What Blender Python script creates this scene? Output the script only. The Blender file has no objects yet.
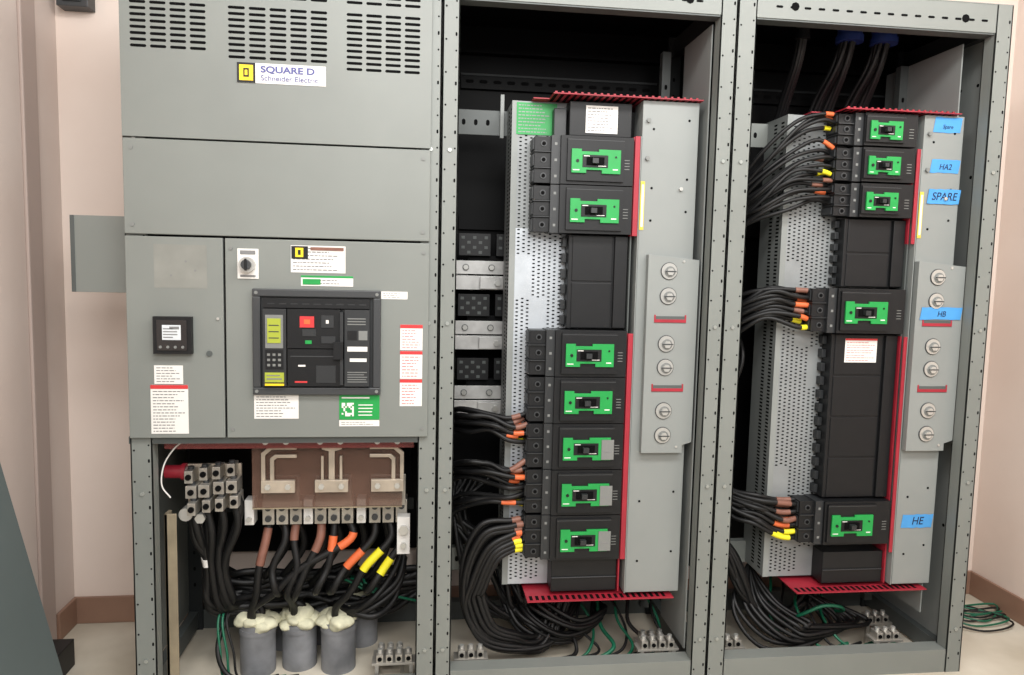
import bpy, math, random, bmesh
from mathutils import Vector, Matrix
random.seed(4)
SC=bpy.context.scene
try: SC.view_settings.view_transform='Standard'
except Exception: pass

# ------------------------------------------------------------------ materials
def lin(c):
    c=c/255.0
    return c/12.92 if c<=0.04045 else ((c+0.055)/1.055)**2.4
def mat(name,rgb,rough=0.5,metal=0.0,var=0.0,scale=6.0,alpha=1.0,trans=0.0,bump=0.0,rgb2=None,coat=0.0,spec=None):
    m=bpy.data.materials.new(name); m.use_nodes=True
    nt=m.node_tree; b=nt.nodes['Principled BSDF']
    c=tuple(lin(v) for v in rgb)+(1,)
    b.inputs['Roughness'].default_value=rough; b.inputs['Metallic'].default_value=metal
    b.inputs['Base Color'].default_value=c
    if alpha<1: b.inputs['Alpha'].default_value=alpha
    if trans: b.inputs['Transmission Weight'].default_value=trans
    if coat: b.inputs['Coat Weight'].default_value=coat
    if spec is not None: b.inputs['Specular IOR Level'].default_value=spec
    tc=nt.nodes.new('ShaderNodeTexCoord')
    n=nt.nodes.new('ShaderNodeTexNoise'); n.inputs['Scale'].default_value=scale; n.inputs['Detail'].default_value=6
    nt.links.new(tc.outputs['Object'],n.inputs['Vector'])
    if var or rgb2:
        r=nt.nodes.new('ShaderNodeValToRGB')
        if rgb2: c2=tuple(lin(v) for v in rgb2)+(1,)
        else: c2=tuple(min(1,x*(1-var)) for x in c[:3])+(1,)
        r.color_ramp.elements[0].position=.35; r.color_ramp.elements[1].position=.65
        r.color_ramp.elements[0].color=c2; r.color_ramp.elements[1].color=c
        nt.links.new(n.outputs['Fac'],r.inputs['Fac']); nt.links.new(r.outputs['Color'],b.inputs['Base Color'])
    if bump:
        bp=nt.nodes.new('ShaderNodeBump'); bp.inputs['Strength'].default_value=bump; bp.inputs['Distance'].default_value=.01
        nt.links.new(n.outputs['Fac'],bp.inputs['Height']); nt.links.new(bp.outputs['Normal'],b.inputs['Normal'])
    return m
M={}
M['steel']=mat('grey_enamel',(122,126,122),.45,0,.10,3)
M['steel2']=mat('grey_enamel_light',(134,138,136),.45,0,.08,4)
M['steeld']=mat('grey_enamel_dark',(80,85,84),.5,0,.15,4)
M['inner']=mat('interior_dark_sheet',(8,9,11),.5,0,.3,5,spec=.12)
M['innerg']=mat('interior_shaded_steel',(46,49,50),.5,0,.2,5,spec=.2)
M['black']=mat('black_plastic',(21,22,24),.45,0,.15,30,spec=.35)
M['black2']=mat('black_plastic_edge',(38,40,42),.45)
M['hole']=mat('hole_black',(8,8,9),.8,spec=.1)
M['green']=mat('green_plastic',(24,148,68),.45,0,.1,20)
M['red']=mat('red_insulating_board',(158,34,50),.5,0,.2,10)
M['silver']=mat('plated_bar',(186,182,174),.3,.6,.3,12)
M['tin']=mat('tin_plated_bus',(208,208,206),.32,.35,.25,18)
M['link']=mat('bus_link_plating',(192,180,164),.34,.4,.25,14)
M['zinc']=mat('galvanized_sheet',(184,190,196),.4,.3,.15,14)
M['zincd']=mat('painted_wireway',(138,142,143),.45,.1,.12,14)
M['bolt']=mat('bolt_steel',(196,196,192),.3,.6)
M['fbolt']=mat('frame_bolt',(160,164,160),.35,.5)
M['white']=mat('label_paper',(224,222,218),.6,0,.05,20)
M['ink']=mat('label_ink',(120,120,120),.7)
M['redink']=mat('label_red',(196,50,52),.6)
M['redtxt']=mat('label_red_text',(200,120,120),.6)
M['yellow']=mat('yellow_vinyl',(228,218,40),.45)
M['ylabel']=mat('yellow_label',(200,180,70),.5)
M['orange']=mat('orange_vinyl',(212,102,56),.45)
M['brown']=mat('brown_vinyl',(128,86,72),.5,0,.2,30)
M['cable']=mat('cable_jacket',(14,14,15),.5,0,.2,25,spec=.4)
M['gwire']=mat('green_jacket',(10,92,66),.45)
M['blue']=mat('painter_tape',(70,146,208),.65,0,.08,30)
M['bluec']=mat('blue_bushing',(30,50,110),.5)
M['copt']=mat('tarnished_strip',(156,144,122),.5,.3,.25,12)
M['plexi']=mat('smoked_polycarbonate',(112,84,72),.15,0,0,alpha=.50)
M['redplexi']=mat('red_polycarbonate',(150,74,72),.15,0,0,alpha=.66)
M['lcd']=mat('lcd_olive',(158,168,60),.3)
M['grey']=mat('grey_plastic',(118,120,118),.5)
M['dgrey']=mat('dark_grey_plastic',(54,56,58),.45)
M['foam']=mat('spray_foam',(218,216,188),.9,0,.25,25,bump=.6)
M['pvc']=mat('conduit_grey',(136,138,142),.6,0,.5,9)
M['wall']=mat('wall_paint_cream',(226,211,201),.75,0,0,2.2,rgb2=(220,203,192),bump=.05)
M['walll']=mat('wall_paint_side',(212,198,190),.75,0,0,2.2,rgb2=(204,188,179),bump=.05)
M['base']=mat('vinyl_baseboard',(144,112,94),.5,0,.12,8)
M['floor']=mat('concrete_floor',(206,199,184),.7,0,0,3.0,rgb2=(180,171,154),bump=.15)
M['slate']=mat('dark_slate_enamel',(92,102,102),.4,0,.1,3)
M['trimd']=mat('dark_trim',(172,155,147),.6)
M['marker']=mat('marker_ink',(16,28,60),.7)
M['glass']=mat('meter_glass',(16,18,22),.1,0,0,coat=.6)
M['screen']=mat('meter_screen',(205,210,214),.3)
M['logoY']=mat('logo_yellow',(240,205,30),.5)
M['blueink']=mat('logo_ink',(84,86,140),.6)
M['beigelab']=mat('faded_plate',(132,133,127),.6,0,.14,14)

# ------------------------------------------------------------------ mesh builder
class MB:
    def __init__(s): s.v=[];s.f=[];s.m=[];s.sm=[];s.mats=[];s.T=None
    def mi(s,k):
        if k not in s.mats: s.mats.append(k)
        return s.mats.index(k)
    def add(s,vs,fs,k,smooth=False):
        o=len(s.v); i=s.mi(k)
        for q in vs:
            q=Vector(q)
            if s.T is not None: q=s.T@q
            s.v.append(tuple(q))
        for f in fs: s.f.append([a+o for a in f]); s.m.append(i); s.sm.append(smooth)
    def box(s,x0,x1,y0,y1,z0,z1,k):
        s.add([(x0,y0,z0),(x1,y0,z0),(x1,y1,z0),(x0,y1,z0),(x0,y0,z1),(x1,y0,z1),(x1,y1,z1),(x0,y1,z1)],
          [(0,1,5,4),(1,2,6,5),(2,3,7,6),(3,0,4,7),(4,5,6,7),(3,2,1,0)],k)
    def prism(s,poly,y0,y1,k):
        n=len(poly)
        vs=[(x,y0,z) for x,z in poly]+[(x,y1,z) for x,z in poly]
        s.add(vs,[list(range(n)),list(range(2*n-1,n-1,-1))]+[(i,(i+1)%n,(i+1)%n+n,i+n) for i in range(n)],k)
    def slot(s,cx,cz,w,h,y0,y1,k,n=4):
        if w>=h: r=h/2;dx=w/2-r;dz=0
        else: r=w/2;dx=0;dz=h/2-r
        p=[]
        if dz:
            for j in range(n+1):
                a=math.pi*j/n; p.append((cx+r*math.cos(a),cz+dz+r*math.sin(a)))
            for j in range(n+1):
                a=math.pi+math.pi*j/n; p.append((cx+r*math.cos(a),cz-dz+r*math.sin(a)))
        else:
            for j in range(n+1):
                a=-math.pi/2+math.pi*j/n; p.append((cx+dx+r*math.cos(a),cz+r*math.sin(a)))
            for j in range(n+1):
                a=math.pi/2+math.pi*j/n; p.append((cx-dx+r*math.cos(a),cz+r*math.sin(a)))
        s.prism(p,y0,y1,k)
    def cyl(s,ax,c,r,l,k,n=16,r2=None):
        r2=r if r2 is None else r2
        e={'x':(Vector((0,1,0)),Vector((0,0,1)),Vector((1,0,0))),'y':(Vector((1,0,0)),Vector((0,0,1)),Vector((0,1,0))),'z':(Vector((1,0,0)),Vector((0,1,0)),Vector((0,0,1)))}[ax]
        c=Vector(c);vs=[]
        for q,rr in ((-l/2,r),(l/2,r2)):
            for i in range(n):
                a=2*math.pi*i/n; vs.append(c+e[0]*rr*math.cos(a)+e[1]*rr*math.sin(a)+e[2]*q)
        s.add(vs,[list(range(n)),list(range(2*n-1,n-1,-1))],k)
        s.add(vs,[(i,(i+1)%n,(i+1)%n+n,i+n) for i in range(n)],k,n>8)
    def tube(s,pts,r,k,n=8,cap=True):
        pts=[Vector(p) for p in pts]; N=len(pts)
        up=Vector((.13,.31,.94)).normalized(); vs=[]; prev=None
        for i,p in enumerate(pts):
            t=(pts[min(i+1,N-1)]-pts[max(i-1,0)])
            t=t.normalized() if t.length>1e-9 else Vector((0,0,1))
            a=(prev if prev is not None else up); a=a-t*a.dot(t)
            if a.length<1e-4: a=Vector((1,0,0))-t*t.x
            a.normalize(); prev=a; b=t.cross(a)
            for j in range(n):
                q=2*math.pi*j/n; vs.append(p+a*r*math.cos(q)+b*r*math.sin(q))
        fs=[(i*n+j,i*n+(j+1)%n,(i+1)*n+(j+1)%n,(i+1)*n+j) for i in range(N-1) for j in range(n)]
        s.add(vs,fs,k,True)
        if cap: s.add(vs[:n],[list(range(n))],k); s.add(vs[-n:],[list(range(n-1,-1,-1))],k)
    def obj(s,name,parent=None,bevel=0):
        me=bpy.data.meshes.new(name); me.from_pydata(s.v,[],s.f)
        for k in s.mats: me.materials.append(M[k])
        for p,i,sm in zip(me.polygons,s.m,s.sm): p.material_index=i; p.use_smooth=sm
        bm=bmesh.new(); bm.from_mesh(me); bmesh.ops.recalc_face_normals(bm,faces=bm.faces); bm.to_mesh(me); bm.free()
        o=bpy.data.objects.new(name,me); SC.collection.objects.link(o)
        if parent: o.parent=parent
        if bevel:
            b=o.modifiers.new('bevel','BEVEL'); b.width=bevel; b.segments=2; b.limit_method='ANGLE'; b.angle_limit=math.radians(40)
        return o
def empty(name):
    o=bpy.data.objects.new(name,None); SC.collection.objects.link(o); o.empty_display_size=.1; return o
def text(s,x,y,z,size,k,parent,name='lettering',sx=1.0,align='LEFT',bold=0,shear=0):
    c=bpy.data.curves.new(name,'FONT'); c.body=s; c.size=size; c.extrude=.0004; c.align_x=align; c.offset=bold; c.shear=shear
    c.materials.append(M[k]); o=bpy.data.objects.new(name,c); SC.collection.objects.link(o)
    o.location=(x,y,z); o.rotation_euler=(math.pi/2,0,0); o.scale=(sx,1,1); o.parent=parent; return o
def smooth_path(P,seg=7):
    P=[Vector(p) for p in P]; out=[]
    Q=[P[0]*2-P[1]]+P+[P[-1]*2-P[-2]]
    for i in range(1,len(Q)-2):
        a,b,c,d=Q[i-1],Q[i],Q[i+1],Q[i+2]
        for j in range(seg):
            t=j/seg
            out.append(.5*((2*b)+(c-a)*t+(2*a-5*b+4*c-d)*t*t+(3*b-a-3*c+d)*t**3))
    out.append(P[-1]); return out
def cable(mb,P,r=.008,k='cable',tapes=(),seg=7,jit=0):
    if jit: P=[P[0]]+[(p[0]+random.uniform(-jit,jit),p[1]+random.uniform(-jit,jit),p[2]+random.uniform(-jit,jit)) for p in P[1:]]
    pts=smooth_path(P,seg); mb.tube(pts,r,k)
    N=len(pts)-1
    for a,b,kk in tapes:
        i0=int(round(a*N)); i1=max(i0+1,int(round(b*N))); mb.tube(pts[i0:i1+1],r*1.16,kk)
def label(name,x0,x1,z0,z1,y,parent,k='white',header=None,lines=6,ink='ink',hh=.2,mg=.006):
    mb=MB(); mb.box(x0,x1,y-.0012,y,z0,z1,k); zt=z1
    if header: mb.box(x0,x1,y-.0018,y-.0012,z1-(z1-z0)*hh,z1,header); zt=z1-(z1-z0)*hh
    if lines:
        p=(zt-z0-mg)/(lines)
        for i in range(lines):
            z=zt-mg*.5-p*(i+.5); x=x0+mg
            end=x0+mg+(x1-x0-2*mg)*random.uniform(.6,1)
            while x<end:
                w=random.uniform(.004,.013); mb.box(x,min(x+w,end),y-.0016,y-.0012,z-p*.15,z+p*.15,ink); x+=w+.0025
    return mb.obj(name,parent)

FZ=.03
# ------------------------------------------------------------------ room
mb=MB(); mb.box(-1.35,2.45,-3.2,.7,FZ-.05,FZ,'floor'); mb.obj('floor')
mb=MB(); mb.box(-1.35,2.45,.58,.68,FZ,2.75,'wall'); mb.obj('wall_back')
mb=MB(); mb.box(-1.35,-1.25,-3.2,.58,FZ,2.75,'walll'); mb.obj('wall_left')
mb=MB(); mb.box(2.33,2.43,-3.2,.58,FZ,2.75,'wall'); mb.obj('wall_right')
mb=MB(); mb.box(-1.25,2.33,.568,.58,FZ,FZ+.10,'base'); mb.obj('baseboard_back',None,.003)
mb=MB(); mb.box(-1.25,-1.238,.44,.568,FZ,FZ+.10,'base'); mb.obj('baseboard_left',None,.003)
mb=MB(); mb.box(2.318,2.33,-1.5,.568,FZ,FZ+.10,'base'); mb.obj('baseboard_right',None,.003)
mb=MB(); mb.box(-1.25,-1.238,.33,.42,FZ,2.75,'trimd'); mb.obj('trim_1',None,.004)
mb=MB(); mb.box(-1.22,-1.12,.52,.58,2.20,2.31,'dgrey'); mb.box(-1.2,-1.14,.515,.52,2.215,2.25,'black2'); mb.obj('junction_box',None,.004)

# ------------------------------------------------------------------ cabinet frame
cab=empty('electrical_switchboard_cabinet')
TOP=2.215
def post(x0,x1,mbp,y=0.0):
    mbp.box(x0,x1,y,y+.004,FZ,TOP,'steel')
    mbp.box(x0,x0+.004,y,y+.05,FZ,TOP,'steel'); mbp.box(x1-.004,x1,y,y+.05,FZ,TOP,'steel')
    mbp.box(x0,x1,y+.046,y+.05,FZ,TOP,'steeld')
    z=FZ+.05;i=0
    while z<TOP-.03:
        if i%2==0: mbp.slot(x0+.010,z,.006,.006,y-.0006,y,'hole')
        mbp.slot(x1-.010,z+.015,.0055,.011 if i%3==0 else .0055,y-.0006,y,'hole')
        if i%11==2: mbp.cyl('y',((x0+x1)/2,y-.002,z+.01),.006,.005,'fbolt',6)
        z+=.046;i+=1
XS=[-.826,.05,.93,1.83]
mb=MB()
post(-.826,-.766,mb); post(-.008,.049,mb); post(.051,.10,mb); post(.878,.929,mb); post(.931,.99,mb); post(1.775,1.83,mb)
for (a,b) in ((-.826,-.776),(.0,.049),(.051,.10),(.88,.929),(.931,.98),(1.78,1.83)):
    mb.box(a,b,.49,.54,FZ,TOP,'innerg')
    z=.2
    while z<2.1:
        mb.slot((a+b)/2,z,.008,.014,.4894,.49,'hole'); z+=.06
mb.obj('frame_posts',cab,.0015)
mb=MB()
for i in range(3):
    a,b=XS[i]+.0,XS[i+1]
    rt=.105 if i else .07
    mb.box(a+.05,b-.05,.001,.03,2.13,TOP,'steel'); mb.box(a+.05,b-.05,.004,.05,2.125,2.13,'steeld')
    mb.box(a+.05,b-.05,.002,.03,FZ,rt,'steel'); mb.box(a+.05,b-.05,.002,.06,rt,rt+.004,'steel')
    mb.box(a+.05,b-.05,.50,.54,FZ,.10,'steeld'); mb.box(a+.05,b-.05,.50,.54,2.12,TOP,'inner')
    x=a+.13
    while x<b-.08 and i>0:
        mb.slot(x,2.165,.022,.007,.0002,.001,'hole'); x+=.045
    if i>0:
        mb.slot((a+b)/2-.27,2.168,.026,.026,-.0002,.001,'hole');mb.slot((a+b)/2+.29,2.168,.026,.026,-.0002,.001,'hole')
    for xx in (a+.005,b-.035):
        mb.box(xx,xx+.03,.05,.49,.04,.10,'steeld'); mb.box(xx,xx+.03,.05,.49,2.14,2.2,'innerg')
mb.obj('frame_rails',cab,.0015)
mb=MB(); mb.box(-.826,1.83,0,.54,TOP,TOP+.003,'steel'); mb.box(-.82,1.82,.05,.54,TOP-.005,TOP-.001,'inner')
mb.obj('roof_sheet',cab)
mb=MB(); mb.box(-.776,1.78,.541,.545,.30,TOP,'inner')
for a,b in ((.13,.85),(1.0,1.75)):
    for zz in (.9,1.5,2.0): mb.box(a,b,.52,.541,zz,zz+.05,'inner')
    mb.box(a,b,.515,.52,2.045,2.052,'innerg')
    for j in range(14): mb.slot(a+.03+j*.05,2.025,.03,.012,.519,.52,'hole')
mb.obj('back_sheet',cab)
mb=MB(); mb.box(-.826,-.823,.05,.54,.10,TOP,'steel'); mb.obj('side_sheet_a',cab)
mb=MB(); mb.box(1.823,1.829,.05,.54,.06,TOP,'steel2')
for z in (.5,.9,1.3,1.7,2.0):
    for y in (.12,.2,.3): mb.cyl('x',(1.8225,y,z),.006,.001,'hole',8)
mb.obj('side_sheet_b',cab)
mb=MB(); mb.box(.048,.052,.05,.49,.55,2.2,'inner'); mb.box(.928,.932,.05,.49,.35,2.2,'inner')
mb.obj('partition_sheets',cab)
mb=MB()
for x in (.868,1.755):
    if x>1.5: mb.box(x-.02,x-.016,.09,.49,.2,2.12,'steel2')
    else: mb.box(x+.006,x+.01,.06,.30,.12,2.12,'steel2')
    mb.box(x-.05,x-.02,.36,.39,.12,2.12,'steeld')
    z=.3
    while z<2.05:
        mb.slot(x-.035,z,.010,.018,.3594,.36,'hole'); z+=.05
mb.obj('inner_channels',cab,.001)

# cover panels left bay
mb=MB(); mb.box(-.822,.02,-.014,0,1.70,2.2,'steel')
for (x0,x1,zb) in ((-.80,-.592,1.935),(-.543,-.266,1.92),(-.223,-.008,1.905)):
    z=2.19
    n=max(1,round((x1-x0)/.052)); w=(x1-x0)/n
    while z>zb:
        if not(2.062<z<2.082):
            for j in range(n): mb.slot(x0+w*(j+.5),z,w*.82,.0078,-.0146,-.0139,'hole')
        z-=.0165
mb.obj('vented_cover',cab,.002)
mb=MB(); mb.box(-.822,.02,-.014,0,1.434,1.695,'steel')
for x in (-.80,0):
    for z in (1.46,1.67): mb.cyl('y',(x,-.015,z),.006,.003,'grey',10)
mb.obj('blank_cover',cab,.002)
mb=MB(); mb.box(-.822,-.56,-.014,0,.855,1.428,'steel'); mb.cyl('y',(-.60,-.016,1.10),.008,.004,'steeld'); mb.cyl('y',(-.575,-.016,1.20),.004,.004,'bolt'); mb.obj('meter_door',cab,.002)
mb=MB(); mb.box(-.554,.02,-.014,0,.855,1.428,'steel')
for x in (-.538,.004):
    for z in (.88,1.4): mb.cyl('y',(x,-.015,z),.005,.003,'grey',10)
mb.obj('breaker_door',cab,.002)
mb=MB(); mb.box(-.83,.025,.001,.02,.835,.856,'steeld'); mb.box(-.82,.02,.0005,.01,.855,2.2,'hole'); mb.obj('cover_frame',cab)
mb=MB(); mb.box(-1.04,-.827,.16,.164,1.262,1.490,'steel'); mb.box(-1.04,-1.036,.164,.20,1.262,1.490,'steel'); mb.box(-1.04,-.827,.164,.20,1.486,1.490,'steel'); mb.box(-1.036,-.827,.164,.20,1.262,1.266,'steel'); mb.box(-1.04,-1.028,.158,.16,1.262,1.490,'steeld')
mb.obj('side_flange',cab,.001)

# labels on covers
mb=MB(); mb.box(-.515,-.275,-.0155,-.014,1.858,1.912,'white'); mb.box(-.515,-.466,-.0165,-.0155,1.858,1.912,'black'); mb.box(-.509,-.472,-.017,-.0165,1.864,1.906,'logoY'); mb.box(-.498,-.483,-.0175,-.017,1.873,1.897,'black');mb.box(-.494,-.487,-.018,-.0175,1.878,1.892,'logoY')
o=mb.obj('nameplate',cab)
text('SQUARE D',-.452,-.0165,1.888,.024,'blueink',cab,'nameplate_lettering',1.28,bold=.0007)
text('Schneider Electric',-.452,-.0165,1.866,.0205,'blueink',cab,'nameplate_lettering_small',1.05)
mb=MB(); mb.box(-.746,-.603,-.0146,-.014,1.285,1.407,'beigelab')
for x in (-.66,-.635,-.70): mb.cyl('y',(x,-.015,1.36-abs(x+.66)),.003,.001,'ink',8)
mb.obj('faded_plate',cab)
label('plate_lettering',-.373,-.22,1.336,1.413,-.014,cab,'white',None,7)
mb=MB(); mb.box(-.371,-.325,-.017,-.0158,1.375,1.411,'black'); mb.box(-.36,-.338,-.018,-.017,1.38,1.406,'logoY'); mb.box(-.353,-.345,-.0185,-.018,1.386,1.40,'black'); mb.box(-.318,-.225,-.017,-.0158,1.40,1.409,'brown');mb.obj('rating_plate',cab)
label('inspection_label',-.345,-.198,1.298,1.328,-.014,cab,'white','green',2,hh=.2)
mb=MB(); mb.box(-.34,-.29,-.0165,-.0155,1.302,1.318,'green'); mb.obj('inspection_stamp',cab)
label('note_label',-.118,-.042,1.264,1.286,-.014,cab,'white',None,3)
label('danger_label',-.062,.003,1.115,1.19,-.014,cab,'white','redink',7,'redtxt',hh=.14)
label('danger_label_b',-.062,.003,1.03,1.112,-.014,cab,'white','redink',7,'redtxt',hh=.12)
label('danger_label_c',-.062,.003,.948,1.028,-.014,cab,'white','redink',7,'redtxt',hh=.12)
label('instruction_label',-.478,-.353,.911,.982,-.014,cab,'white',None,8)
label('website_label',-.237,-.121,.908,.982,-.014,cab,'green',None,0)
mb=MB()
for i in range(8):
    for j in range(8):
        if random.random()<.55: mb.box(-.230+i*.005,-.225+i*.005,-.0165,-.0155,.918+j*.005,.923+j*.005,'white')
for j in range(4): mb.box(-.182,-.135-.01*random.random(),-.0165,-.0155,.920+j*.010,.923+j*.010,'white')
mb.box(-.23,-.15,-.0165,-.0155,.971,.975,'white')
mb.obj('website_print',cab)
label('website_strip',-.237,-.121,.888,.906,-.014,cab,'white',None,2)
label('small_notice',-.751,-.673,1.012,1.065,-.014,cab,'white',None,6)
label('warning_label',-.762,-.66,.868,1.009,-.014,cab,'white','redink',14,hh=.08)

# ------------------------------------------------------------------ power meter
mb=MB(); mb.box(-.746,-.643,-.034,-.014,1.10,1.205,'black'); mb.box(-.735,-.654,-.037,-.034,1.11,1.196,'glass'); mb.box(-.720,-.670,-.0385,-.037,1.140,1.182,'screen')
for i in range(4): mb.box(-.717,-.676-.015*random.random(),-.0392,-.0385,1.146+i*.008,1.149+i*.008,'ink')
mb.box(-.70,-.674,-.0392,-.0385,1.170,1.178,'ink')
for i in range(4): mb.cyl('y',(-.725+i*.02,-.0385,1.12),.004,.003,'grey',10)
mb.obj('digital_power_meter',None,.003)
mb=MB(); mb.box(-.52,-.462,-.017,-.014,1.315,1.40,'white'); mb.cyl('y',(-.491,-.026,1.355),.022,.02,'bolt',20); mb.cyl('y',(-.491,-.04,1.355),.014,.01,'dgrey',16); mb.box(-.494,-.488,-.05,-.044,1.338,1.372,'black')
mb.box(-.512,-.47,-.019,-.017,1.384,1.395,'ink'); mb.box(-.512,-.47,-.019,-.017,1.32,1.326,'ink')
mb.obj('selector_switch',None,.001)

# ------------------------------------------------------------------ main breaker
mcb=empty('main_air_circuit_breaker')
mb=MB()
x0,x1,z0,z1=-.478,-.118,.983,1.288
t=.022
mb.box(x0,x1,-.03,-.014,z1-t,z1,'dgrey');mb.box(x0,x1,-.03,-.014,z0,z0+t,'dgrey');mb.box(x0,x0+t,-.03,-.014,z0+t,z1-t,'dgrey');mb.box(x1-t,x1,-.03,-.014,z0+t,z1-t,'dgrey')
for x in (x0+.011,x1-.011):
    for z in (z0+.011,z1-.011): mb.cyl('y',(x,-.031,z),.005,.003,'grey',10)
mb.obj('escutcheon',mcb,.003)
mb=MB()
mb.box(x0+t,x1-t,-.018,-.0145,z0+t,z1-t,'black2')
mb.box(-.447,-.149,-.034,-.018,1.235,1.262,'black')
for i in range(9): mb.box(-.435+i*.032,-.415+i*.032,-.0345,-.034,1.245,1.248,'black2')
mb.box(-.447,-.383,-.040,-.018,1.010,1.232,'black2')
mb.box(-.440,-.391,-.043,-.040,1.120,1.215,'grey'); mb.box(-.434,-.397,-.045,-.043,1.135,1.205,'lcd')
for i in range(3): mb.box(-.430,-.402,-.0456,-.045,1.148+i*.018,1.151+i*.018,'dgrey')
mb.box(-.440,-.391,-.0425,-.040,1.06,1.115,'black')
for i in range(3):
    for j in range(3): mb.box(-.435+i*.015,-.427+i*.015,-.0435,-.0425,1.068+j*.015,1.075+j*.015,'grey')
mb.box(-.442,-.389,-.0425,-.04,1.022,1.05,'lcd'); mb.box(-.437,-.395,-.0432,-.0425,1.03,1.034,'ink');mb.box(-.437,-.40,-.0432,-.0425,1.04,1.043,'ink')
mb.box(-.442,-.389,-.0425,-.04,1.012,1.018,'logoY')
mb.box(-.380,-.232,-.038,-.018,1.12,1.232,'black')
mb.box(-.380,-.232,-.036,-.018,1.010,1.117,'black')
mb.box(-.345,-.305,-.0405,-.038,1.180,1.212,'redink'); mb.box(-.333,-.316,-.0415,-.0405,1.190,1.203,'orange')
mb.box(-.338,-.30,-.0405,-.038,1.155,1.175,'black2')
mb.box(-.285,-.250,-.0405,-.038,1.18,1.215,'black2'); mb.box(-.272,-.264,-.0415,-.0405,1.192,1.202,'white')
mb.box(-.285,-.245,-.0405,-.038,1.135,1.155,'black2'); mb.box(-.330,-.312,-.0405,-.038,1.133,1.143,'green')
mb.box(-.372,-.24,-.0375,-.036,1.095,1.098,'dgrey'); mb.box(-.350,-.33,-.0375,-.036,1.067,1.072,'white')
mb.box(-.30,-.245,-.0375,-.036,1.02,1.07,'black2'); mb.box(-.360,-.325,-.0375,-.036,1.02,1.025,'redink')
mb.box(-.232,-.223,-.046,-.018,1.015,1.225,'black2')
mb.box(-.25,-.223,-.052,-.038,1.09,1.14,'black')
mb.box(-.220,-.149,-.038,-.018,1.010,1.232,'black2')
for i in range(3): mb.box(-.212,-.16,-.0385,-.038,1.205-i*.008,1.208-i*.008,'grey')
mb.box(-.212,-.185,-.0388,-.038,1.145,1.172,'black'); mb.box(-.180,-.155,-.0388,-.038,1.145,1.172,'grey')
mb.box(-.212,-.155,-.0388,-.038,1.112,1.126,'white'); mb.box(-.205,-.157,-.0388,-.038,1.082,1.092,'white')
for i in range(5): mb.box(-.212,-.165+.01*random.random(),-.0385,-.038,1.022+i*.007,1.0245+i*.007,'grey')
mb.obj('breaker_face',mcb,.0015)

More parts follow.
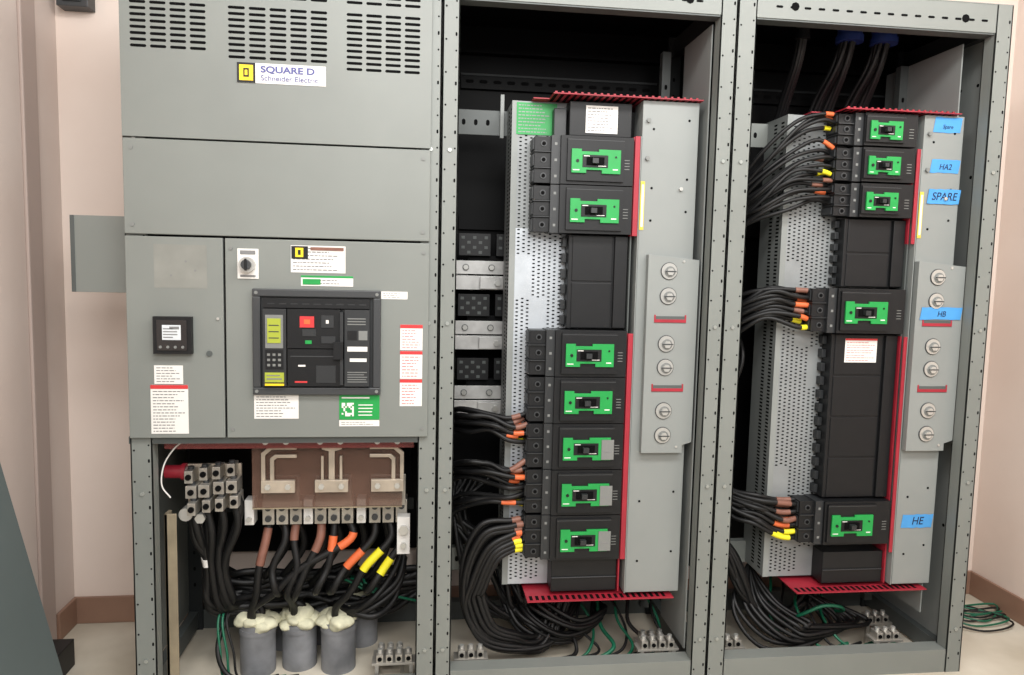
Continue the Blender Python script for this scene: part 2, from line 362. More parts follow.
# ------------------------------------------------------------------ distribution panelboards
def panelboard(px0,rx,cr,lc,tr,pan,lip,name='distribution_panelboard'):
    P=empty(name)
    m=MB(); m.box(px0,rx,.16,.163,.315,1.885,pan); m.box(px0,px0+.003,.163,.32,.315,1.885,'steel2'); 
    m.box(px0-.001,px0+.018,.157,.16,.315,1.885,'steel2')
    if pan=='zinc': m.box(px0+.018,px0+.20,.1594,.16,1.49,1.885,'zincd')
    z=.335
    while z<1.87:
        for j in range(9):
            x=px0+.028+j*.017
            if (int(z*100)//14+j//3)%5!=4: m.slot(x,z+(j%2)*.006,.0095,.0042,.1588,.16,'hole',2)
        m.box(px0-.0006,px0,.18,.20,z,z+.006,'hole'); m.box(px0-.0006,px0,.23,.25,z,z+.006,'hole')
        z+=.0125
    m.obj('perforated_pan',P)
    m=MB(); m.box(rx-.20,rx-.002,.10,.158,1.775,1.880,'black')
    m.box(rx-.245,rx-.205,.12,.158,1.775,1.86,'black2')
    m.box(rx-.22,rx-.002,.09,.158,.315,.425,'black'); m.box(rx-.22,rx-.002,.085,.09,.36,.365,'black2')
    m.obj('end_blocks',P,.003)
    m=MB(); m.box(rx,rx+.005,.080,.16,1.47,1.775,'red'); m.box(rx,rx+.005,.080,.16,.315,1.165,'red')
    m.box(rx,rx+.005,.080,.16,1.165,1.47,'steeld')
    m.box(rx+.001,rx+lip,.062,.067,.43,1.165,'red'); m.box(rx+.001,rx+lip,.062,.067,1.47,1.775,'red')
    m.box(rx+lip+.001,rx+lip+.004,.062,.16,.315,1.775,'steel2')
    m.obj('red_barrier_strip',P,.001)
    m=MB(); m.box(rx-.26,tr,.05,.26,1.888,1.891,'red'); m.box(px0+.06,rx-.26,.12,.26,1.886,1.889,'red')
    n=int((tr-rx+.26)/.02)
    for i in range(n): m.box(rx-.255+i*.02,rx-.245+i*.02,.06,.16,1.8875,1.888,'hole')
    for i in range(n): m.box(rx-.256+i*.02,rx-.249+i*.02,.049,.054,1.891,1.895,'red')
    m.obj('top_red_board',P)
    m=MB(); m.box(px0+.07,cr-.02,.05,.26,.299,.302,'red')
    for i in range(int((cr-px0-.11)/.02)): m.box(px0+.08+i*.02,px0+.09+i*.02,.06,.09,.302,.3026,'hole')
    m.obj('bottom_red_board',P)
    m=MB(); m.box(rx+.024,cr,.07,.16,.315,1.885,'steel2')
    for z in (.42,.62,1.52,1.62,1.8): m.cyl('y',(rx+.06,.0695,z),.004,.001,'hole',8); m.cyl('y',(cr-.03,.0695,z+.03),.004,.001,'hole',8)
    m.box(rx+.024,rx+.038,.068,.07,1.49,1.64,'ylabel'); m.box(rx+.028,rx+.035,.0672,.068,1.50,1.63,'white')
    m.cyl('y',(cr-.05,.066,1.62),.006,.01,'bolt',6)
    for z in (1.825,1.71): m.cyl('y',(rx+.042,.066,z),.007,.010,'grey',6)
    m.obj('gutter_cover',P,.002)
    m=MB(); l0,l1=lc
    m.prism([(l0,.785),(l1-.03,.785),(l1-.03,.81),(l1,.82),(l1,1.40),(l0,1.414)],.045,.0695,'steel2')
    for z in (1.211,.992):
        m.box(l0+.025,l1-.035,.0440,.046,z-.010,z+.012,'steeld'); m.box(l0+.03,l1-.04,.0432,.046,z-.008,z+.002,'red')
        m.box(l0+.025,l0+.03,.0435,.046,z-.008,z+.016,'red'); m.box(l1-.04,l1-.035,.0435,.046,z-.008,z+.016,'red')
    cx=(l0+l1)/2-.015
    for z in (1.364,1.286,1.136,1.061,.922,.843):
        m.cyl('y',(cx,.044,z),.027,.003,'dgrey',24); m.cyl('y',(cx,.0425,z),.025,.004,'bolt',24); m.cyl('y',(cx+.002,.0405,z-.002),.017,.004,'grey',20); m.cyl('y',(cx+.002,.0365,z-.002),.012,.008,'bolt',6)
        m.box(cx-.016,cx+.02,.0318,.0325,z-.003,z+.001,'dgrey')
    for z in (1.39,.80): m.cyl('y',(l1-.05,.044,z+.005),.004,.003,'bolt',8)
    m.obj('lug_cover',P,.0015)
    return P
panelboard(.275,.646,.849,(.698,.862),.855,'zinc',.017)
panelboard(1.185,1.583,1.745,(1.606,1.772),1.72,'zincd',.013)

def breaker(x0,x1,g0,g1,z0,z1,sticker=False,gs=1.0,y=.066):
    P=MB(); h=z1-z0; zc=(z0+z1)/2; g=.0015
    z0+=g; z1-=g; lw=.078
    P.box(x0+lw,x1-.002,y,.158,z0,z1,'black')
    P.box(x0+lw-.028,x0+lw,y+.010,.158,z0,z1,'black2')
    ph=(z1-z0)/3
    for i in range(3):
        a=z0+ph*i+.003; b=z0+ph*(i+1)-.003
        P.box(x0,x0+lw-.028,y+.022,.158,a,b,'black')
        P.box(x0-.004,x0+.010,y+.030,.155,a+.004,b-.004,'black2')
        P.cyl('y',(x0+.028,y+.021,(a+b)/2),.0095,.003,'dgrey',14); P.cyl('y',(x0+.028,y+.0195,(a+b)/2),.006,.003,'hole',10)
        P.box(x0+lw-.018,x0+lw-.010,y+.0092,y+.010,(a+b)/2-.005,(a+b)/2+.003,'grey')
    for i in range(1,3):
        P.box(x0-.002,x0+lw-.028,y+.015,.158,z0+ph*i-.0015,z0+ph*i+.0015,'black2')
    P.box(g0-.012,g1+.012,y-.008,y,z0+.010,z1-.008,'black')
    P.box(g0-.012,g1+.012,y-.0085,y-.008,z1-.014,z1-.012,'dgrey')
    hh=.036*gs; zc-=.004
    w=g1-g0
    P.prism([(g0,zc-hh),(g0+w*.30,zc-hh),(g0+w*.30,zc-hh*.72),(g0+w*.62,zc-hh*.72),(g0+w*.62,zc-hh),(g1,zc-hh),(g1,zc+hh),(g0+w*.55,zc+hh),(g0+w*.55,zc+hh*.8),(g0+w*.2,zc+hh*.8),(g0+w*.2,zc+hh),(g0,zc+hh)],y-.014,y-.008,'green')
    P.box(g0+w*.22,g0+w*.74,y-.0155,y-.014,zc-hh*.52,zc+hh*.52,'black')
    P.box(g0+w*.30,g0+w*.66,y-.018,y-.0155,zc-hh*.34,zc+hh*.34,'hole')
    P.box(g0+w*.40,g0+w*.52,y-.034,y-.016,zc-hh*.22,zc+hh*.20,'black2')
    P.box(g0+w*.54,g0+w*.70,y-.0162,y-.0155,zc-hh*.42,zc-hh*.36,'white'); P.box(g0+w*.24,g0+w*.36,y-.0162,y-.0155,zc+hh*.38,zc+hh*.45,'white')
    P.cyl('y',(g0+w*.12,y-.0145,zc),.005,.003,'black',10); P.cyl('y',(g1-w*.10,y-.0145,zc+hh*.4),.003,.003,'black',10)
    P.box(g0+.004,g0+w*.16,y-.0146,y-.014,zc-hh*.8,zc-hh*.72,'white')
    P.box(g1-w*.16,g1-.008,y-.0146,y-.014,zc-hh*.70,zc-hh*.60,'white')
    for i in range(4): P.box(x1-.030,x1-.014,y-.0005,y,zc-.02+i*.009,zc-.018+i*.009,'grey')
    if sticker: P.box(g1-.030,g1+.010,y-.0165,y-.0145,zc-.034,zc+.030,'grey'); P.box(g1-.026,g1+.006,y-.017,y-.0165,zc-.01,zc-.006,'ink')
    return P.obj('molded_case_circuit_breaker',None,.0015)
U=.1492
for i,(n,st) in enumerate(((0,0),(1,0),(4,0),(5,0),(6,1),(7,1),(8,1))):
    zt=1.771-U*n
    breaker(.338,.646,.447,.600,zt-U,zt,bool(st))
def blank(x0,x1,z0,z1,n):
    P=MB(); P.box(x0,x1-.002,.10,.158,z0+.001,z1-.001,'black')
    u=(z1-z0)/n
    for i in range(n):
        P.box(x0+.012,x1-.05,.097,.10,z0+u*i+.003,z0+u*(i+1)-.003,'black')
        for j in range(3): P.box(x0-.014,x0,.13,.158,z0+u*i+u*(j+.2)/3,z0+u*i+u*(j+.8)/3,'black2')
    P.box(x1-.045,x1-.004,.088,.10,z0+.004,z1-.004,'black')
    return P.obj('blank_filler_plate',None,.0015)
blank(.455,.646,1.176,1.4725,2)
for a,b in ((1.779,1.884),(1.665,1.776),(1.552,1.662)): breaker(1.322,1.583,1.413,1.522,a,b,gs=.8)
blank(1.372,1.583,1.325,1.550,2)
breaker(1.268,1.583,1.366,1.512,1.173,1.322)
blank(1.352,1.583,.612,1.17,4)
breaker(1.268,1.583,1.366,1.512,.458,.609)
pl=empty('paper_labels')
label('notice_label_a',.497,.598,1.785,1.868,.0995,pl,'white',None,8)
label('notice_label_b',1.398,1.511,1.075,1.155,.0965,pl,'white','redink',8,'redtxt',hh=.08)
label('approval_label',.288,.416,1.782,1.880,.157,pl,'green',None,9,'steel2')

def tape(x0,x1,z0,z1,y,s,size,tw=.9):
    m=MB(); n=8; top=[];bot=[]
    for i in range(n+1):
        x=x0+(x1-x0)*i/n; top.append((x,z1+random.uniform(-.0015,.0015))); bot.append((x,z0+random.uniform(-.0015,.0015)))
    top[0]=(x0+.006,z1); bot[-1]=(x1-.006,z0)
    m.prism(bot+top[::-1],y-.0012,y,'blue'); o=m.obj('painter_tape_label')
    if s: text(s,(x0+x1)/2,y-.0018,z0+(z1-z0)*.26,size,'marker',o,'handwriting',tw,'CENTER',bold=0,shear=.2)
tape(1.638,1.738,1.832,1.880,.0695,'Spare',.018)
tape(1.636,1.742,1.703,1.745,.0695,'HA2',.026)
tape(1.632,1.750,1.603,1.650,.0675,'SPARE',.036)
tape(1.620,1.770,1.225,1.265,.0435,'HB',.026)
tape(1.625,1.742,.512,.558,.0695,'HE',.038)

# ------------------------------------------------------------------ bus bars mid bay
mb=MB()
for zt in (1.385,1.175,.945):
    mb.box(.06,.50,.385,.397,zt-.046,zt,'tin'); mb.box(.06,.50,.385,.397,zt-.100,zt-.052,'tin'); mb.box(.06,.50,.42,.43,zt-.085,zt-.02,'tin')
    mb.box(.20,.50,.365,.377,zt-.096,zt-.056,'tin')
    for x in (.15,.24): mb.cyl('y',(x,.380,zt-.023),.009,.010,'bolt',6); mb.cyl('y',(x,.384,zt-.023),.012,.003,'grey',14)
    mb.cyl('y',(.26,.36,zt-.076),.011,.012,'bolt',6)
for zt in (1.475,1.265,1.04):
    for a in (.125,.255):
        mb.box(a,a+.11,.38,.41,zt-.072,zt+.004,'black')
        for i in range(5):
            for j in range(4):
                if (i+j)%2: mb.box(a+.008+i*.02,a+.020+i*.02,.379,.38,zt-.066+j*.017,zt-.056+j*.017,'steeld')
    mb.box(.16,.30,.41,.44,zt-.16,zt-.072,'inner')
mb.obj('horizontal_bus_bars',None,.001)
mb=MB(); mb.box(.11,.30,.30,.304,1.80,1.88,'steeld'); mb.box(.250,.262,.285,.30,1.79,1.93,'steel2'); mb.box(.09,.32,.30,.33,.31,.39,'steel'); mb.box(1.0,1.2,.30,.33,.31,.39,'steel'); mb.box(1.0,1.19,.30,.304,1.80,1.88,'steel')
for x in (.13,.17,.21,.28,1.03,1.08,1.14): mb.slot(x,1.84,.012,.02,.2994,.30,'hole'); mb.slot(x,.35,.012,.02,.2994,.30,'hole')
mb.box(.105,.112,.28,.31,.95,1.6,'red')
mb.obj('mounting_brackets',cab,.001)

# ------------------------------------------------------------------ lower left bay
inc=empty('incoming_bus_connection')
mb=MB(); mb.box(-.51,-.055,.094,.098,.61,.815,'plexi'); mb.box(-.51,-.055,.092,.100,.606,.610,'copt'); mb.obj('smoked_shield',inc)
mb=MB(); mb.box(-.75,-.02,.05,.055,.81,.85,'redplexi'); mb.box(-.75,-.02,.055,.25,.806,.81,'redplexi'); mb.obj('red_shield',inc)
mb=MB()
for cx in (-.43,-.27,-.10):
    s=-1 if cx<-.2 else 1
    if cx==-.27: s=0
    y0,y1=.078,.090
    if s:
        mb.prism([(cx-s*.055,.806),(cx+s*.025,.806),(cx+s*.050,.785),(cx+s*.050,.70),(cx+s*.038,.70),(cx+s*.038,.778),(cx+s*.018,.796),(cx-s*.055,.796)],y0,y1,'link')
        mb.prism([(cx-s*.055,.780),(cx+s*.010,.780),(cx+s*.024,.768),(cx+s*.024,.70),(cx+s*.012,.70),(cx+s*.012,.762),(cx+s*.003,.770),(cx-s*.055,.770)],y0,y1,'link')
    else:
        mb.prism([(cx-.030,.806),(cx+.030,.806),(cx+.030,.796),(cx+.009,.79),(cx+.009,.70),(cx-.009,.70),(cx-.009,.79),(cx-.030,.796)],y0,y1,'link')
        mb.box(cx-.032,cx-.024,y0,y1,.70,.775,'link'); mb.box(cx+.024,cx+.032,y0,y1,.70,.775,'link')
    mb.box(cx-.05,cx+.05,y0-.004,y1,.662,.70,'link')
    for q in (-.03,.03): mb.cyl('y',(cx+q,y0-.007,.681),.009,.008,'bolt',6)
    for q in (-.03,.03): mb.cyl('y',(cx+q,.046,.828),.009,.006,'bolt',12)
    for q in (-.042,0,.042):
        mb.box(cx+q-.018,cx+q+.018,.14,.20,.54,.615,'silver'); mb.cyl('y',(cx+q,.137,.595),.010,.008,'dgrey',12); mb.cyl('y',(cx+q,.137,.56),.010,.008,'dgrey',12)
    mb.box(cx-.055,cx+.055,.13,.14,.60,.70,'silver')
mb.obj('bus_links',inc,.001)
mb=MB()
mb.cyl('x',(-.745,.12,.72),.020,.05,'red',20); mb.cyl('x',(-.715,.12,.72),.026,.012,'red',20); mb.cyl('x',(-.70,.12,.72),.016,.03,'bolt',12)
mb.box(-.71,-.55,.13,.142,.60,.74,'link')
for i in range(4):
    for j in range(3):
        x=-.69+i*.040+j*.007; z=.715-j*.046+i*.006; y=.10-.012*j
        w=.012+.004*((i*2+j)%2)
        mb.box(x-w,x+w,y-.03+.01*((i+j)%2),.13,z-.019,z+.019,'silver'); mb.cyl('z',(x,y,z+.022),.009,.010,'dgrey',10); mb.cyl('y',(x,y-.032+.01*((i+j)%2),z),.009,.005,'hole',12)
mb.cyl('y',(-.70,.09,.60),.020,.04,'bolt',16); mb.cyl('y',(-.66,.09,.585),.016,.03,'bolt',6)
mb.box(-.755,-.72,.05,.056,FZ,.61,'copt'); mb.box(-.755,-.745,.05,.09,FZ,.61,'copt')
mb.obj('neutral_lug_assembly',inc,.0015)
mb=MB(); 
mb.box(-.77,-.02,.30,.312,.53,.57,'innerg'); mb.box(-.76,-.03,.32,.34,.58,.83,'inner')
for x in (-.53,-.35,-.185):
    mb.box(x-.014,x+.014,.14,.19,.54,.62,'white'); mb.cyl('y',(x,.135,.56),.008,.012,'bolt',10)
mb.box(-.07,-.03,.10,.14,.45,.57,'white'); mb.cyl('y',(-.05,.095,.53),.016,.012,'bolt',6); mb.cyl('y',(-.05,.095,.48),.010,.012,'bolt',6)
mb.obj('bus_support',inc,.001)
mb=MB(); cable(mb,[(-.69,.045,.835),(-.72,.044,.81),(-.75,.044,.76),(-.757,.044,.70),(-.735,.05,.66)],.0022,'white'); mb.obj('control_wire')

def conduit(x,y,r,h,seed):
    m=MB(); m.cyl('z',(x,y,FZ+h/2),r,h,'pvc',28); m.cyl('z',(x,y,FZ+h*.86),r*1.05,h*.10,'pvc',28)
    o=m.obj('conduit_stub',None,.002)
    rs=random.Random(seed)
    bm=bmesh.new()
    for k in range(9):
        a=k*2.4+seed; d=r*(.0 if k==0 else .72)
        cc=Vector((math.cos(a)*d,math.sin(a)*d,rs.uniform(-.012,.008)))
        rr=r*(.9 if k==0 else rs.uniform(.38,.64))
        T=Matrix.Translation(cc)@Matrix.Diagonal((rr,rr,rr*.70,1))
        bmesh.ops.create_icosphere(bm,subdivisions=3,radius=1,matrix=T)
    for v in bm.verts:
        q=v.co; n=math.sin(q.x*150+seed)*math.cos(q.y*130)+math.sin(q.z*170+q.x*60)
        v.co+=v.co.normalized()*n*.003
    me=bpy.data.meshes.new('foam_plug'); bm.to_mesh(me); bm.free()
    for p in me.polygons: p.use_smooth=True
    me.materials.append(M['foam']); f=bpy.data.objects.new('foam_plug',me); SC.collection.objects.link(f); f.location=(x,y,FZ+h+.004); f.parent=o
CON=[(-.520,.20,.056,.170),(-.392,.23,.056,.155),(-.262,.20,.056,.168),(-.46,.37,.056,.19),(-.33,.40,.056,.19),(-.20,.37,.056,.19)]
for i,c in enumerate(CON): conduit(*c,i+1)

# incoming cables
mb=MB()
k=0
tapeplan={0:[(.08,.36,'brown')],1:[],2:[(.05,.20,'brown')],3:[(.05,.30,'brown')],4:[(.18,.30,'orange')],5:[(.14,.26,'orange')],6:[(.30,.40,'orange')],7:[(.28,.42,'yellow')],8:[(.34,.47,'yellow')]}
order=(0,3,1,1,4,0,4,2,5)
for ci,cx in enumerate((-.43,-.27,-.10)):
    for qi,q in enumerate((-.042,0,.042)):
        c=CON[order[k]]
        tx,ty=c[0]+random.uniform(-.02,.02),c[1]+random.uniform(-.02,.01)
        X=cx+q
        mid=X*.55+tx*.45
        cable(mb,[(X,.17,.55),(X+random.uniform(-.012,.012),.150,.485),(mid+random.uniform(-.02,.02),.13,.40),(mid*.4+tx*.6+random.uniform(-.02,.02),.13,.32),(tx,ty-.02,.25),(tx,ty,.18)],.0120,'cable',tapeplan[k])
        k+=1
for i in range(6):
    X=(-.46,-.40,-.34,-.28,-.20,-.12)[i]
    cable(mb,[(X,.22,.55),(X+.02,.24,.45),(X-.03,.25,.34),(X-.08,.3,.27),(X-.1,.36,.2)],.0115,'cable',jit=.01)
mb.obj('incoming_phase_cables')
mb=MB()
for i in range(9):
    x=-.69+(i%4)*.042; z=.67-(i//4)*.045
    c=CON[(0,1,3,4)[i%4]]
    low=random.uniform(.22,.29)
    cable(mb,[(x,.10,z),(x+.010,.10,z-.08),(-.66+.02*(i%4),.13,.42),(-.65+.022*(i%4),.15,low+.02),(-.58,.20,low-.02),(c[0],c[1],.235),(c[0]+.01,c[1],.19)],.012,'cable',[(.30,.34,'white')] if i%4==0 else (),jit=.008)
for i in range(15):
    z=.20+.02*(i%5)
    cable(mb,[(-.68,.22+random.uniform(0,.15),.30+random.uniform(-.05,.05)),(-.56,.25,z+random.uniform(0,.07)),(-.4,.29,z+random.uniform(.0,.06)),(-.25,.28+random.uniform(0,.08),z+random.uniform(-.02,.06)),(-.12,.3,z+random.uniform(-.04,.07)),(.0,.33,z+.03),(.1,.40,.22+random.uniform(0,.06))],.011,jit=.015)
for i in range(4):
    cable(mb,[(-.05,.3,.42-.03*i),(-.08,.22,.34-.03*i),(-.16,.16,.27-.02*i),(-.24,.2,.22),(-.3,.3,.2)],.011,jit=.012)
mb.obj('neutral_cables')
mb=MB()
for i in range(3):
    x=-.6+.012*i
    cable(mb,[(x,.3,.27),(x-.03,.16,.24),(x-.015+.008*i,.11,.14),(x+.01*i,.10,.06),(-.53+.03*i,.12,.043),(-.46+.04*i,.14,.04)],.0038,'gwire' if i<2 else 'cable')
for i in range(3):
    cable(mb,[(-.30+.03*i,.34,.28),(-.25+.03*i,.27,.30),(-.17,.24,.27+.01*i),(-.08,.26,.24),(0,.3,.2)],.004,'gwire')
cable(mb,[(-.6,.2,.25),(-.625,.12,.16),(-.59,.09,.08),(-.50,.09,.055),(-.44,.12,.05)],.008,'cable')
mb.obj('grounding_wires')

def glug(x,y,z,n=3):
    m=MB(); m.box(x-.03*n/2-.01,x+.03*n/2+.01,y,y+.05,z,z+.008,'silver')
    for i in range(n):
        xx=x-.03*(n-1)/2+i*.03
        m.box(xx-.011,xx+.011,y+.005,y+.045,z+.008,z+.032,'silver'); m.cyl('z',(xx,y+.025,z+.037),.008,.014,'bolt',8); m.cyl('y',(xx,y+.004,z+.019),.007,.003,'hole',10)
    m.box(x-.03*n/2,x-.03*n/2+.012,y,y+.012,FZ,z,'silver'); m.box(x+.03*n/2-.012,x+.03*n/2,y,y+.012,FZ,z,'silver')
    m.obj('ground_lug_bar',None,.001)
glug(-.075,.065,.10,4); glug(-.09,.14,.08,3)
glug(.17,.07,.10,3); glug(.79,.065,.11,4); glug(.80,.15,.085,3); glug(1.04,.07,.10,3); glug(1.62,.08,.10,3); glug(1.66,.2,.10,3)

# ------------------------------------------------------------------ feeder cables mid bay
mb=MB()
def grp(mb,xs,zc,n,spread,path,cols,r=.0078,tl=.13):
    for i in range(n):
        dz=(i/(n-1)-.5)*spread if n>1 else 0
        dy=random.uniform(-.01,.012)+(i%2)*.022
        c=cols[min(len(cols)-1,int(i*len(cols)/n))]
        P=[(xs+.01,.115+dy,zc-dz)]
        cv=random.uniform(.3,1.1)
        for p in path: P.append((p[0]+random.uniform(-.012,.012),p[1]+dy+random.uniform(-.015,.015),zc+p[2]-dz*cv+random.uniform(-.010,.010)))
        st=random.uniform(.03,.13)
        tp=[(st,st+tl*random.uniform(.8,1.2),c)] if c and random.random()<.8 else []
        cable(mb,P,r,'cable',tp)
grp(mb,.335,.845,8,.11,[(.285,.10,.005),(.22,.12,.018),(.15,.16,.02),(.10,.24,-.0),(.08,.33,-.05)],('brown','orange','yellow'))
grp(mb,.335,.70,8,.11,[(.285,.10,.0),(.22,.12,.012),(.15,.16,.01),(.10,.24,-.02),(.08,.33,-.10)],('brown','orange','yellow'))
grp(mb,.335,.615,4,.05,[(.285,.10,.0),(.22,.12,.0),(.15,.16,-.02),(.10,.24,-.08),(.08,.33,-.18)],(None,'orange','yellow'))
mb.obj('feeder_cable_bundle')
mb=MB()
for i in range(15):
    f=i/14; d=random.uniform(-.014,.014)
    z0=.455+.10*f
    col=('yellow','orange','brown')[min(2,int(f*3))]
    a=(i%2)*.022+random.uniform(-.008,.008)
    st=random.uniform(.01,.05)
    cable(mb,[(.335,.11+a,z0),(.295,.10+a,z0-.004),(.245-.05*f,.09+a,z0-.045+.02*f+d),(.205-.065*f,.10+a,z0-.15+d),(.195-.055*f+d,.11+a,.30-.05*f+d),(.235-.035*f+d,.11+a,.20-.06*f),(.31+d,.13+a,.145-.055*f+.01*random.random()),(.40+.05*f,.18+a,.12-.03*f),(.48+.06*f,.26,.15+.08*(i%3)),(.54+.05*f,.33,.20+.1*(i%3))],.0092,'cable',[(st,st+.065,col)],8)
for i in range(12):
    a=random.uniform(-.02,.02)
    cable(mb,[(.10+.02*(i%8),.35,.62),(.13+a,.30,.50),(.14+.025*i,.26+a,.34),(.22+.02*i,.24,.22),(.36,.27+a,.14+.01*i),(.50,.32,.16),(.56,.36,.3)],.0088,jit=.015)
for i in range(9):
    a=random.uniform(-.015,.015)
    cable(mb,[(.24+.02*i,.34,.36),(.26+.02*i+a,.28,.24),(.34+.01*i,.20+a,.13+.012*i),(.46+.01*i,.18,.09+.008*i),(.58+.01*i,.24,.10+.01*i),(.64,.34,.18),(.66,.42,.3)],.0085,jit=.012)
mb.obj('looped_feeder_cables')
mb=MB()
for i in range(9):
    x=.52+.04*i
    cable(mb,[(x-.12,.40,.28),(x-.02,.34,.22),(x+.05*math.sin(i*2),.24,.13),(x+.02,.16,.075),(x-.06,.12,.06),(x-.16,.13,.055)],.005 if i%3 else .007,'gwire' if i%2 else 'cable',jit=.01)
for i in range(5):
    x=1.32+.05*i
    cable(mb,[(x,.38,.28),(x-.03,.30,.22-.01*i),(x-.08,.2,.16+.02*math.sin(i)),(x-.04,.12,.08),(x+.08,.12,.06),(x+.2,.16,.06)],.005,'gwire' if i%2==0 else 'cable')
cable(mb,[(1.30,.25,.10),(1.32,.14,.18),(1.38,.10,.23),(1.45,.11,.22),(1.50,.18,.17),(1.48,.3,.12)],.006,'gwire')
mb.obj('bay_grounding_wires')

# feeder cables right bay
mb=MB()
for gi,z in enumerate((1.845,1.735,1.635)):
    n=(4,7,6)[gi]
    for i in range(n):
        dz=.014*i-.035
        col=(('orange','yellow'),('orange','brown','yellow'),('brown','orange','yellow'))[gi]
        col=col[min(len(col)-1,int(i*len(col)/n))]
        st=random.uniform(.02,.12)
        tp=[(st,st+.11,col)] if random.random()<.75 else []
        sp=random.uniform(.6,1.5)
        drop=(.30,.22,.14)[gi]
        cable(mb,[(1.33,.11+(i%2)*.02,z-dz),(1.27,.10+(i%2)*.02,z-dz*sp+.004),(1.19,.11,z-dz*sp-.10*drop),(1.10,.15,z-dz*sp-.45*drop),(1.03,.24,z-dz-drop*.8),(.97,.34,z-dz-drop*1.05)],.0066,'cable',tp,jit=.010)
for i in range(11):
    dz=.012*i-.06; col=('yellow','orange','brown','orange',None,'brown')[i//2]
    st=random.uniform(.02,.10)
    cable(mb,[(1.275,.11+.02*(i%2),1.25+dz),(1.22,.11+.02*(i%2),1.255+dz),(1.14,.12,1.262+dz*.8+.01),(1.06,.17,1.23+dz*.8),(1.0,.27,1.15+dz),(.97,.36,1.05+dz)],.0078,'cable',[(st,st+.13,col)] if col else [],jit=.009)
for i in range(9):
    cable(mb,[(1.02+.01*i,.2+.02*i,1.22),(1.01+.012*i,.24,1.08),(1.0+.01*i,.28,.9),(.99+.01*i,.32,.7)],.0072,'cable',jit=.012)
mb.obj('branch_feeder_cables')
mb=MB()
for i in range(12):
    dz=.0115*i-.064; col=('yellow','orange','brown','brown')[i//3]
    st=random.uniform(.02,.10)
    cable(mb,[(1.275,.11+.02*(i%2),.535+dz),(1.21,.105+.02*(i%2),.54+dz),(1.13,.12,.555+dz*.8+.01),(1.06,.17,.58+dz*.6),(1.01,.24,.64+dz*.5),(.99,.34,.70)],.0080,'cable',[(st,st+.15,col)],jit=.009)
for i in range(15):
    f=i/14; a=random.uniform(-.02,.02)
    cable(mb,[(1.0+.03*f,.36,.62),(1.03+.03*f+a,.27,.48),(1.08+.03*f,.22+a,.36),(1.14+.04*f,.20,.24-.06*f),(1.24,.22+a,.15-.04*f),(1.36,.26,.12+.03*math.sin(i)),(1.46,.32+a,.2+.02*(i%4)),(1.5,.4,.3)],.0088,'cable',jit=.012)
for i in range(9):
    cable(mb,[(1.2,.3,.3),(1.10+.02*i,.2,.2),(1.18+.02*i,.12,.09+.01*i),(1.35,.12,.08+.008*i),(1.45+.02*i,.2,.12),(1.4,.3,.2)],.008,'cable',jit=.012)
mb.obj('lower_feeder_cables')
for x,kk,r in ((1.262,'black',.022),(1.43,'bluec',.04),(1.555,'bluec',.04)):
    m=MB(); m.cyl('z',(x,.24,2.185),r,.03,kk,20); m.cyl('z',(x,.24,2.16),r*1.12,.02,kk,20)
    for i in range(8):
        a=i*.8; d=r*.55
        sx=0 if kk=='black' else -.05*(1 if i%2 else .3)
        cable(m,[(x+d*math.cos(a),.24+d*math.sin(a),2.18),(x+d*.9*math.cos(a)+sx*.3,.27+d*math.sin(a),2.08),(x+d*math.cos(a)*1.1+sx*.7,.34+d*math.sin(a),1.97),(x+d*math.cos(a)+sx,.40,1.85)],.008,'cable')
    m.obj('conduit_entry')

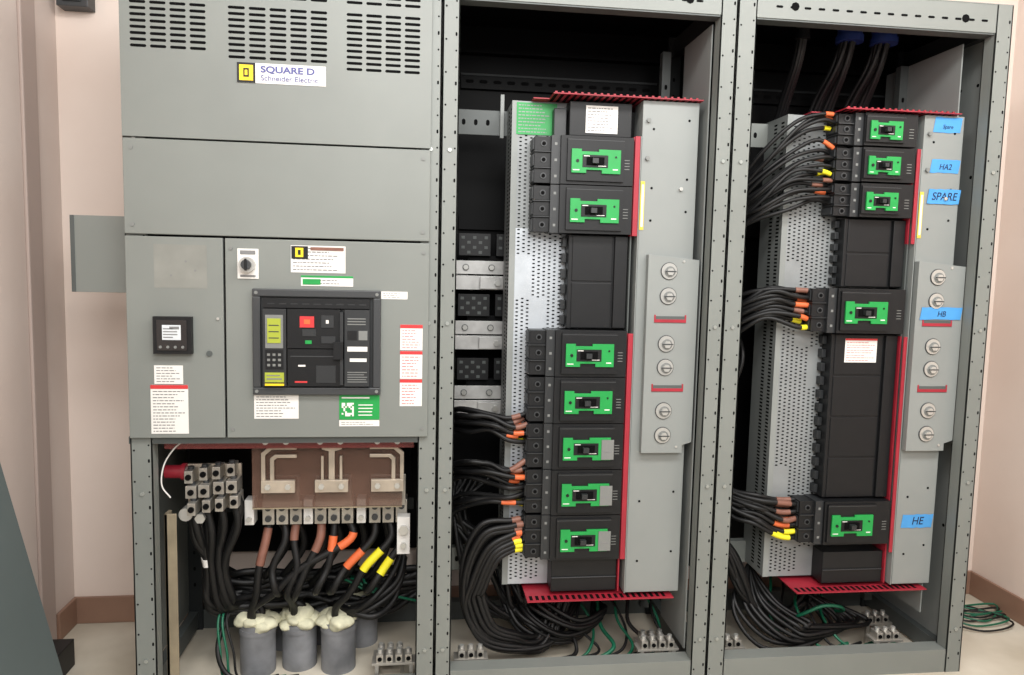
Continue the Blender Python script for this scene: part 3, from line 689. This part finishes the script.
# ------------------------------------------------------------------ loose items
mb=MB(); 
ang=math.atan2(.235,1.02)
mb.T=Matrix.Translation((-1.0,0,FZ))@Matrix.Rotation(-ang,4,'Y')
mb.box(-.012,0,-1.1,0,.0,.94,'slate'); mb.box(-.03,-.012,-1.1,-1.08,0.01,.94,'slate'); mb.box(-.03,-.012,-.02,0,0.01,.94,'slate')
mb.obj('removed_cover_panel',None,.001)
mb=MB(); mb.box(-1.20,-1.12,.12,.28,FZ,.12,'black'); mb.box(-1.19,-1.13,.115,.12,.05,.10,'black2'); mb.obj('rubber_block',None,.004)
mb=MB()
for i in range(6):
    cable(mb,[(1.95+.03*i,.45,.04),(2.0+.03*i,.32+.03*i,.05),(2.12,.24+.04*i,.040),(2.27+.01*i,.28+.03*i,.05),(2.18,.46-.03*i,.042),(2.02,.42,.05),(1.98,.28,.04)],.0038,'gwire' if i%2 else 'cable')
mb.obj('loose_wire_coil')

# ------------------------------------------------------------------ lights
def area(name,loc,target,size,sy,power,col=(1,.985,.96)):
    l=bpy.data.lights.new(name,'AREA'); l.shape='RECTANGLE'; l.size=size; l.size_y=sy; l.energy=power; l.color=col
    o=bpy.data.objects.new(name,l); SC.collection.objects.link(o); o.location=loc
    o.rotation_euler=(Vector(target)-Vector(loc)).to_track_quat('-Z','Y').to_euler(); return o
area('ceiling_light_a',(.0,-1.5,2.9),(.2,-.3,0),1.5,.5,42)
area('ceiling_light_b',(1.7,-1.4,2.9),(1.6,-.3,0),1.5,.5,46)
area('frontal_fill',(.4,-3.1,2.5),(.5,0,1.0),2.2,1.0,72)  # added frontal fill to light the bay interiors, not a ceiling fixture
w=bpy.data.worlds.new('world'); SC.world=w; w.use_nodes=True
w.node_tree.nodes['Background'].inputs['Color'].default_value=(1,.985,.97,1); w.node_tree.nodes['Background'].inputs['Strength'].default_value=.40

# ------------------------------------------------------------------ camera
p=math.radians(5.3);psi=math.radians(7);roll=math.radians(1.3)
fw=Vector((math.sin(psi)*math.cos(p),math.cos(psi)*math.cos(p),-math.sin(p)))
r0=Vector((math.cos(psi),-math.sin(psi),0)); u0=r0.cross(fw)
r=r0*math.cos(roll)+u0*math.sin(roll); u=u0*math.cos(roll)-r0*math.sin(roll)
cd=bpy.data.cameras.new('camera'); cd.sensor_width=36; cd.lens=740/1024*36; cd.clip_start=.05
co=bpy.data.objects.new('camera',cd); SC.collection.objects.link(co)
R=Matrix((r,u,-fw)).transposed().to_4x4(); co.matrix_world=Matrix.Translation((0,-2.2,1.36))@R
SC.camera=co
